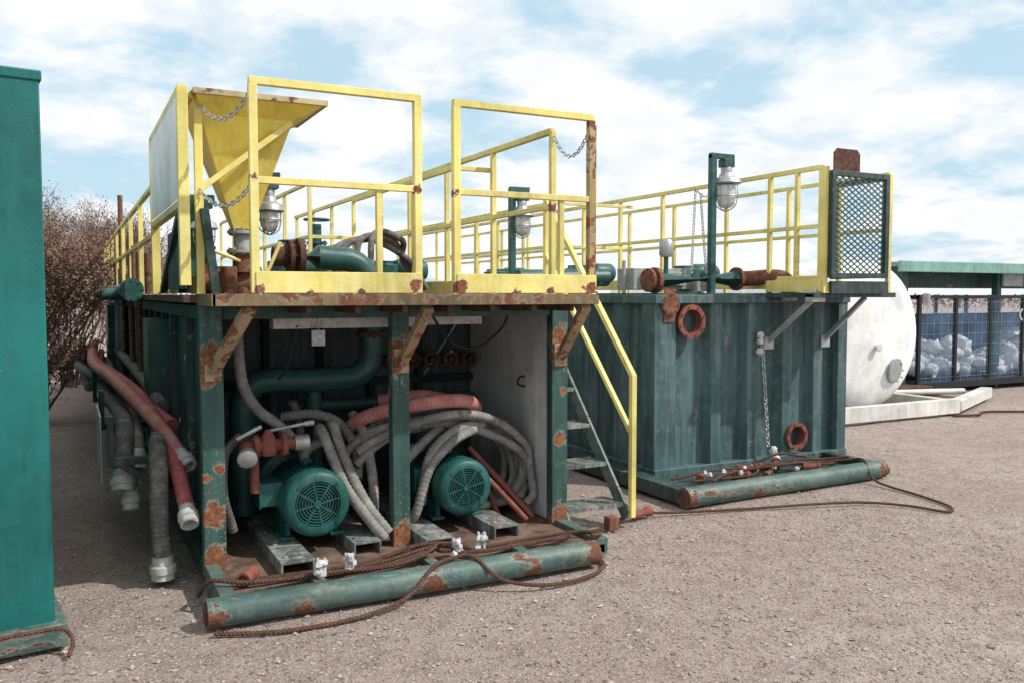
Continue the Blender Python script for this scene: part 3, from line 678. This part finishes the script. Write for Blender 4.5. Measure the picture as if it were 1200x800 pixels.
box(g,5.98,6.10,6.22,6.235,1.22,1.34);box(g,6.74,6.86,6.22,6.235,1.22,1.34)
box(g,5.98,6.14,5.63,5.72,1.68,1.75);tube(g,(5.99,5.66,1.7),(6.12,5.66,1.92),.016)
fin('platform_braces',g,M['galv'],T2,.002)
chain_obj((5.92,6.20,1.38),(5.98,6.15,.28),0,r=.007,L=.055)
chain_obj((5.3,6.45,2.75),(5.22,6.4,1.95),0.0);chain_obj((5.36,6.45,2.7),(5.40,6.4,1.95),0.02);chain_obj((5.3,6.45,2.75),(5.46,6.4,2.7),.05)
PP=root('top_discharge_pipe',(5.4,6.5,1.88));g=G()
sweep(g,[(4.85,6.5,1.88),(5.9,6.5,1.90)],.088,n=24,spline=False);tube(g,(3.9,7.4,1.9),(4.9,7.35,1.92),.09,20);tube(g,(5.0,6.5,1.95),(5.0,6.5,2.1),.022)
fin('pipe_run',g,M['tealpipe'],PP)
g=G();sweep(g,[(5.9,6.5,1.90),(6.05,6.45,1.91),(6.14,6.32,1.92),(6.17,6.18,1.90),(6.17,6.12,1.83),(6.17,6.11,1.74)],.075,n=20);flange(g,(5.86,6.5,1.9),(1,0,0),.115,.03);flange(g,(4.87,6.5,1.88),(1,0,0),.12,.04);flange(g,(4.8,6.5,1.88),(1,0,0),.11,.03)
box(g,4.78,4.90,6.235,6.245,1.5,1.8);flange(g,(4.84,6.225,1.66),(0,1,0),.1,.03)
fin('rusty_elbow',g,M['rust'],PP)
g=G();lathe(g,(6.17,6.11,1.74),(0,0,-1),[(0,.08),(.05,.085),(.055,.07)],20);lathe(g,(5.0,6.5,2.1),(0,0,1),[(0,.05),(.02,.065),(.14,.065),(.16,.05)],20)
fin('couplings',g,M['galv'],PP)
CB=root('control_box',(5.6,7.3,1.75));g=G();box(g,5.2,5.95,7.3,7.6,1.8,2.02);box(g,5.3,5.5,7.25,7.3,1.84,1.98);box(g,5.6,5.85,7.25,7.3,1.84,1.98);box(g,5.95,6.2,7.2,7.5,1.78,1.92);tube(g,(5.15,7.4,1.75),(5.15,7.4,2.1),.02);fin('cabinet',g,M['grey'],CB,.004)
g=G()
FT=root('pipe_fittings',(5.5,5.95,.15))
for i in range(12):
    x=random.uniform(4.85,6.1);y=random.uniform(5.75,6.1);a=random.uniform(-1.2,1.2);l=random.uniform(.06,.16);r_=random.uniform(.025,.045);z=.09+r_
    lathe(g,(x,y,z),(math.cos(a),math.sin(a),random.uniform(-.05,.2)),[(0,r_*.8),(0,r_*1.2),(.03,r_*1.2),(.03,r_*.8),(l,r_*.8),(l,r_),(l+.02,r_)],12)
fin('rusty_parts',g,M['redrust'],FT)
g=G()
for i in range(5):
    for k in range(2): blob(g,(5.0+i*.28+random.uniform(-.1,.1),5.8+random.uniform(-.1,.2),.15),.024,i*3+20+k)
blob(g,(6.0,6.1,.25),.04,41);blob(g,(6.02,6.08,.17),.04,42)
for z in (1.36,1.3,1.2): blob(g,(5.92+random.uniform(-.04,.04),6.20,z),.035,int(z*30))
fin('clamps',g,M['rag'],FT)
rope_obj([[(4.7,6.0,.12),(5.2,5.95,.17),(5.6,6.0,.14),(6.1,5.85,.2),(6.5,6.0,.14),(6.8,5.9,.16)],[(4.9,5.7,.14),(5.3,5.85,.16),(5.9,5.75,.2),(6.3,5.9,.14),(6.7,5.75,.17)],[(5.6,6.05,.14),(5.9,5.95,.25),(6.2,6.05,.2),(6.6,6.1,.12)],[(4.8,5.85,.12),(5.4,5.75,.14),(5.7,5.9,.18),(6.4,5.8,.14),(6.75,6.0,.12)]],.013)
rope_obj([[(3.75,5.42,.02),(3.95,5.46,.03),(4.3,5.38,.015),(4.9,5.22,.012),(5.5,5.08,.012),(5.9,4.93,.012),(6.12,4.68,.012),(6.22,4.42,.012),(6.4,4.52,.012),(6.52,4.9,.012),(6.56,5.25,.02),(6.6,5.45,.05),(6.65,5.6,.19),(6.7,5.8,.15)]],.012)
rope_obj([[(3.2,5.2,.02),(3.45,5.25,.02),(3.62,5.3,.02),(3.8,5.4,.03),(4.0,5.5,.02)]],.012)
sw=root('hose_coupling',(3.9,5.45,.04));g=G();lathe(g,(3.85,5.42,.035),(1,.2,0),[(0,.02),(.02,.035),(.08,.035),(.1,.028),(.16,.028),(.18,.04),(.22,.04)],16);fin('coupling',g,M['redrust'],sw)
# ------------------------------------------------------------------ left teal tank
LT=root('steel_storage_tank',(-.1,4.72,0));th=math.radians(7)
def rot(g,o):
    c,s=math.cos(th),math.sin(th)
    g.v=[(o[0]+x*c-y*s,o[1]+x*s+y*c,z) for x,y,z in g.v]
o=(-.095,4.74)
g=G();box(g,-3.2,0,0,7.5,.13,2.80);box(g,-3.21,.010,-.008,.05,2.77,2.82);box(g,-.05,.010,-.006,7.5,2.77,2.818);rot(g,o);fin('tank_shell',g,M['wallteal'],LT,.006)
g=G();box(g,-3.2,.05,-.06,.05,.02,.135);box(g,-.08,.05,.051,7.4,.02,.133);rot(g,o);fin('skid_base',g,M['tealskid'],LT,.005)
rope_obj([[(-.6,4.5,.13),(-.4,4.52,.16),(-.2,4.58,.15),(-.06,4.62,.13),(-.02,4.6,.07),(-.04,4.55,.015)]],.012)
# ------------------------------------------------------------------ white horizontal tank
WT=root('white_storage_tank',(10.0,8.6,0));g=G();R=1.06
prof=[(0,.01)]
for k in range(1,11):
    a=math.radians(k*9);prof.append((.20*(1-math.cos(a)),R*math.sin(a)))
prof+=[(.27,R),(.275,R+.012),(.31,R+.012),(.315,R),(1.8,R),(1.803,R+.008),(1.83,R+.008),(1.833,R),(5.5,R),(5.8,R*.6),(5.85,.02)]
lathe(g,(10.22,8.42,1.16),(0,1,0),prof,64);fin('tank_shell',g,M['whitetank'],WT,ang=25)
g=G();lathe(g,(10.62,8.50,.66),(.2,-.95,-.15),[(-.06,.15),(.05,.15),(.055,.18),(.08,.18),(.085,.1)],24)
for k in range(10):
    a=k*math.pi/5;lathe(g,(10.62+.165*math.cos(a),8.43,.65+.165*math.sin(a)),(.2,-.95,-.15),[(0,.012),(.02,.012)],6)
fin('manway',g,M['grey'],WT)
g=G();lathe(g,(10.2,8.45,1.0),(0,-1,0),[(-.03,.04),(.08,.04),(.085,.06),(.10,.06)],14);box(g,9.4,10.9,8.9,9.05,.1,.5);box(g,9.4,10.9,12.4,12.55,.1,.5)
box(g,8.9,11.5,8.0,8.12,.03,.24);box(g,9.0,9.15,8.12,14,.03,.22);box(g,11.35,11.5,8.12,14,.03,.22);beam(g,(11.5,8.08,.13),(13.6,9.0,.13),.17,.16);tube(g,(11.9,9.6,.14),(13.3,9.2,.14),.05,14)
fin('skid',g,M['whiteskid'],WT,.006)
g=G();box(g,11.55,13.2,9.7,11.2,.05,.18);box(g,11.6,12.9,9.0,9.6,.02,.08);fin('rusty_platform',g,M['rustdark'],WT,.006)
rope_obj([[(11.2,7.9,.02),(11.6,7.8,.02),(12.0,7.95,.02),(12.6,7.7,.02)]],.02)
# ------------------------------------------------------------------ right canopy and storage cage
CN=root('canopy_shelter',(15,10.5,0));g=G()
box(g,12.5,20,9.9,14.5,2.22,2.30);box(g,12.48,20.02,9.86,9.9,2.13,2.32)
fin('roof',g,paint('pale_teal_roof',(.18,.36,.31),.0,fade=(.28,.44,.39)),CN,.01)
g=G();box(g,12.75,20,10.4,10.5,1.86,2.2);box(g,12.75,12.85,10.0,14.4,1.85,2.2)
for x in (12.9,15.5,18): box(g,x,x+.12,10.1,10.22,0,2.2);box(g,x,x+.12,14.1,14.22,0,2.2)
fin('beams_and_posts',g,M['teal'],CN,.006)
g=G();box(g,15.6,16.2,10.05,10.08,1.9,2.15);lathe(g,(13.1,9.8,1.55),(0,0,1),[(0,.05),(.2,.07),(.22,.03)],14);fin('fittings',g,M['grey'],CN)
CG=root('mesh_storage_cage',(15,10.2,0));g=G()
for i in range(7):
    x=13.15+i*.98;box(g,x,x+.07,9.97,10.03,.1,1.74);box(g,x,x+.05,11.8,11.86,.1,1.74)
box(g,13.15,19.2,9.965,10.035,1.67,1.73);box(g,13.15,19.2,9.966,10.034,.08,.2);box(g,13.15,13.21,10.04,11.8,1.66,1.73);box(g,13.15,19.2,11.8,11.86,1.66,1.73);box(g,13.15,19.2,11.8,11.9,.1,.25);box(g,13.15,19.2,10.04,11.79,.1,.2)
fin('cage_frame',g,M['black'],CG,.004)
g=G()
for i in range(31):
    x=13.2+i*.19;box(g,x,x+.004,9.99,9.994,.2,1.67)
for j in range(8):
    z=.28+j*.19;box(g,13.2,19.1,9.982,9.986,z,z+.004)
fin('wire_mesh',g,M['grey'],CG,smooth=False)
m,nt,bs=newmat('blue_mesh_net')
bs.inputs['Base Color'].default_value=(.10,.20,.36,1);bs.inputs['Roughness'].default_value=.5
Pn=nd(nt,'ShaderNodeTexCoord').outputs['Object'];w=noi(nt,Pn,2.5,5);tr=nd(nt,'ShaderNodeBsdfTransparent');ms=nd(nt,'ShaderNodeMixShader');nt.links.new(mr(nt,w,.35,.65,.12,.42),ms.inputs[0]);nt.links.new(tr.outputs[0],ms.inputs[1]);nt.links.new(bs.outputs[0],ms.inputs[2]);nt.links.new(ms.outputs[0],nt.nodes['Material Output'].inputs[0])
g=G();g.v=[(13.2,10.0,.2),(19.1,10.0,.2),(19.1,10.0,1.66),(13.2,10.0,1.66)];g.f=[(0,1,2,3)];fin('blue_netting',g,m,CG,smooth=False)
g=G();box(g,13.3,19.1,11.7,11.75,.2,1.35);fin('back_sheet',g,plain('blue_sheet',(.10,.18,.30),.7,.4,2,0,(.3,.36,.42),.6),CG)
g=G()
random.seed(31)
for i in range(170):
    x=random.uniform(13.35,18.8);y=random.uniform(10.2,10.9);zz_=.34+random.uniform(0,.62)*(.65+.35*math.sin(x*2.3))
    blob(g,(x,y,zz_),random.uniform(.12,.2),i,14,.8)
BG=root('stacked_bags',(15,10.8,.3));fin('bags',g,plain('white_bag_plastic',(.76,.79,.82),.5,.12,6,0,(.45,.48,.52),.5,.6),BG,ang=80)
tcv=bpy.data.curves.new('banner_letters','FONT');tcv.body='CO';tcv.size=.34;tcv.extrude=.004
to=bpy.data.objects.new('banner_letters',tcv);S.collection.objects.link(to);to.rotation_euler=(math.pi/2,0,0);to.parent=CG
to.location=V((15.98,9.975,1.25))-V(CG.location);tcv.materials.append(M['rag'])
# ------------------------------------------------------------------ trees
mt=plain('bare_branch_bark',(.17,.115,.09),.95,.4,10)
ml,nt,bs=newmat('dry_leaves');oi=nd(nt,'ShaderNodeTexCoord').outputs['Object']
nt.links.new(mix(nt,mr(nt,noi(nt,oi,4,5),.35,.65),(.12,.066,.046),(.34,.21,.15)),bs.inputs['Base Color']);bs.inputs['Roughness'].default_value=.9
def tree(x,y,h,sp,seed,leaf=1.0,stems=6):
    random.seed(seed);r=root('bare_tree',(x,y,0));g=G();lf=G()
    def grow(p,d,l,rad,dep):
        q=p+d*l;mid=p.lerp(q,.5)+V([random.uniform(-.05,.05)*l for _ in range(3)])
        sweep(g,[p,mid,q],max(rad,.004),n=5 if dep<3 else 3,spline=False,taper=(1,.65))
        if dep>=2:
            for _ in range(int(9*leaf)):
                c=p.lerp(q,random.random())+V([random.gauss(0,.07) for _ in range(3)]);s=random.uniform(.012,.028)
                a=V([random.gauss(0,1) for _ in range(3)]).normalized()*s;e=V([random.gauss(0,1) for _ in range(3)]).normalized()*s*.6
                b=len(lf.v);lf.v+=[tuple(c-a),tuple(c+e),tuple(c+a),tuple(c-e)];lf.f.append((b,b+1,b+2,b+3))
        if dep>=6: return
        for k in range(random.choice((2,3,3)) if dep<5 else 2):
            nd_=(d+V([random.uniform(-sp,sp),random.uniform(-sp,sp),random.uniform(-.15,.45)])).normalized()
            grow(q if k else p.lerp(q,.6),nd_,l*random.uniform(.70,.9),rad*.6,dep+1)
    for k in range(stems):
        low=k%3==2
        grow(V((x+random.uniform(-.3,.3),y+random.uniform(-.3,.3),0)),V((random.uniform(-.42,.42),random.uniform(-.42,.42),.7 if low else 1.2)).normalized(),h*(.13 if low else .25),h*.011,1 if low else 0)
    fin('trunk_and_branches',g,mt,r,smooth=False);fin('dry_foliage',lf,ml,r,smooth=False)
tree(-.45,13.2,2.8,.58,3,1.1,9);tree(.0,18.5,3.9,.58,9,1.1,9);tree(-1.6,17,3.8,.58,5,1.0,6);tree(1.2,24,3.9,.6,12,1,5)
random.seed(4);g=G()
for i in range(9000):
    a=random.uniform(-60,230);x=a;y=85+random.gauss(0,2.5)-a*.15;hh=(1.4+1.1*noise.noise(V((a*.09,0,0)))+.6*noise.noise(V((a*.5,3,0))))
    z=random.random()**.8*max(.4,hh);s=random.uniform(.10,.3);b=len(g.v)
    e=V([random.gauss(0,1) for _ in range(3)]).normalized()*s;f=V([random.gauss(0,1) for _ in range(3)]).normalized()*s;c=V((x,y,z))
    g.v+=[tuple(c-e),tuple(c+f),tuple(c+e),tuple(c-f)];g.f.append((b,b+1,b+2,b+3))
fin('distant_scrub',g,ml,smooth=False)
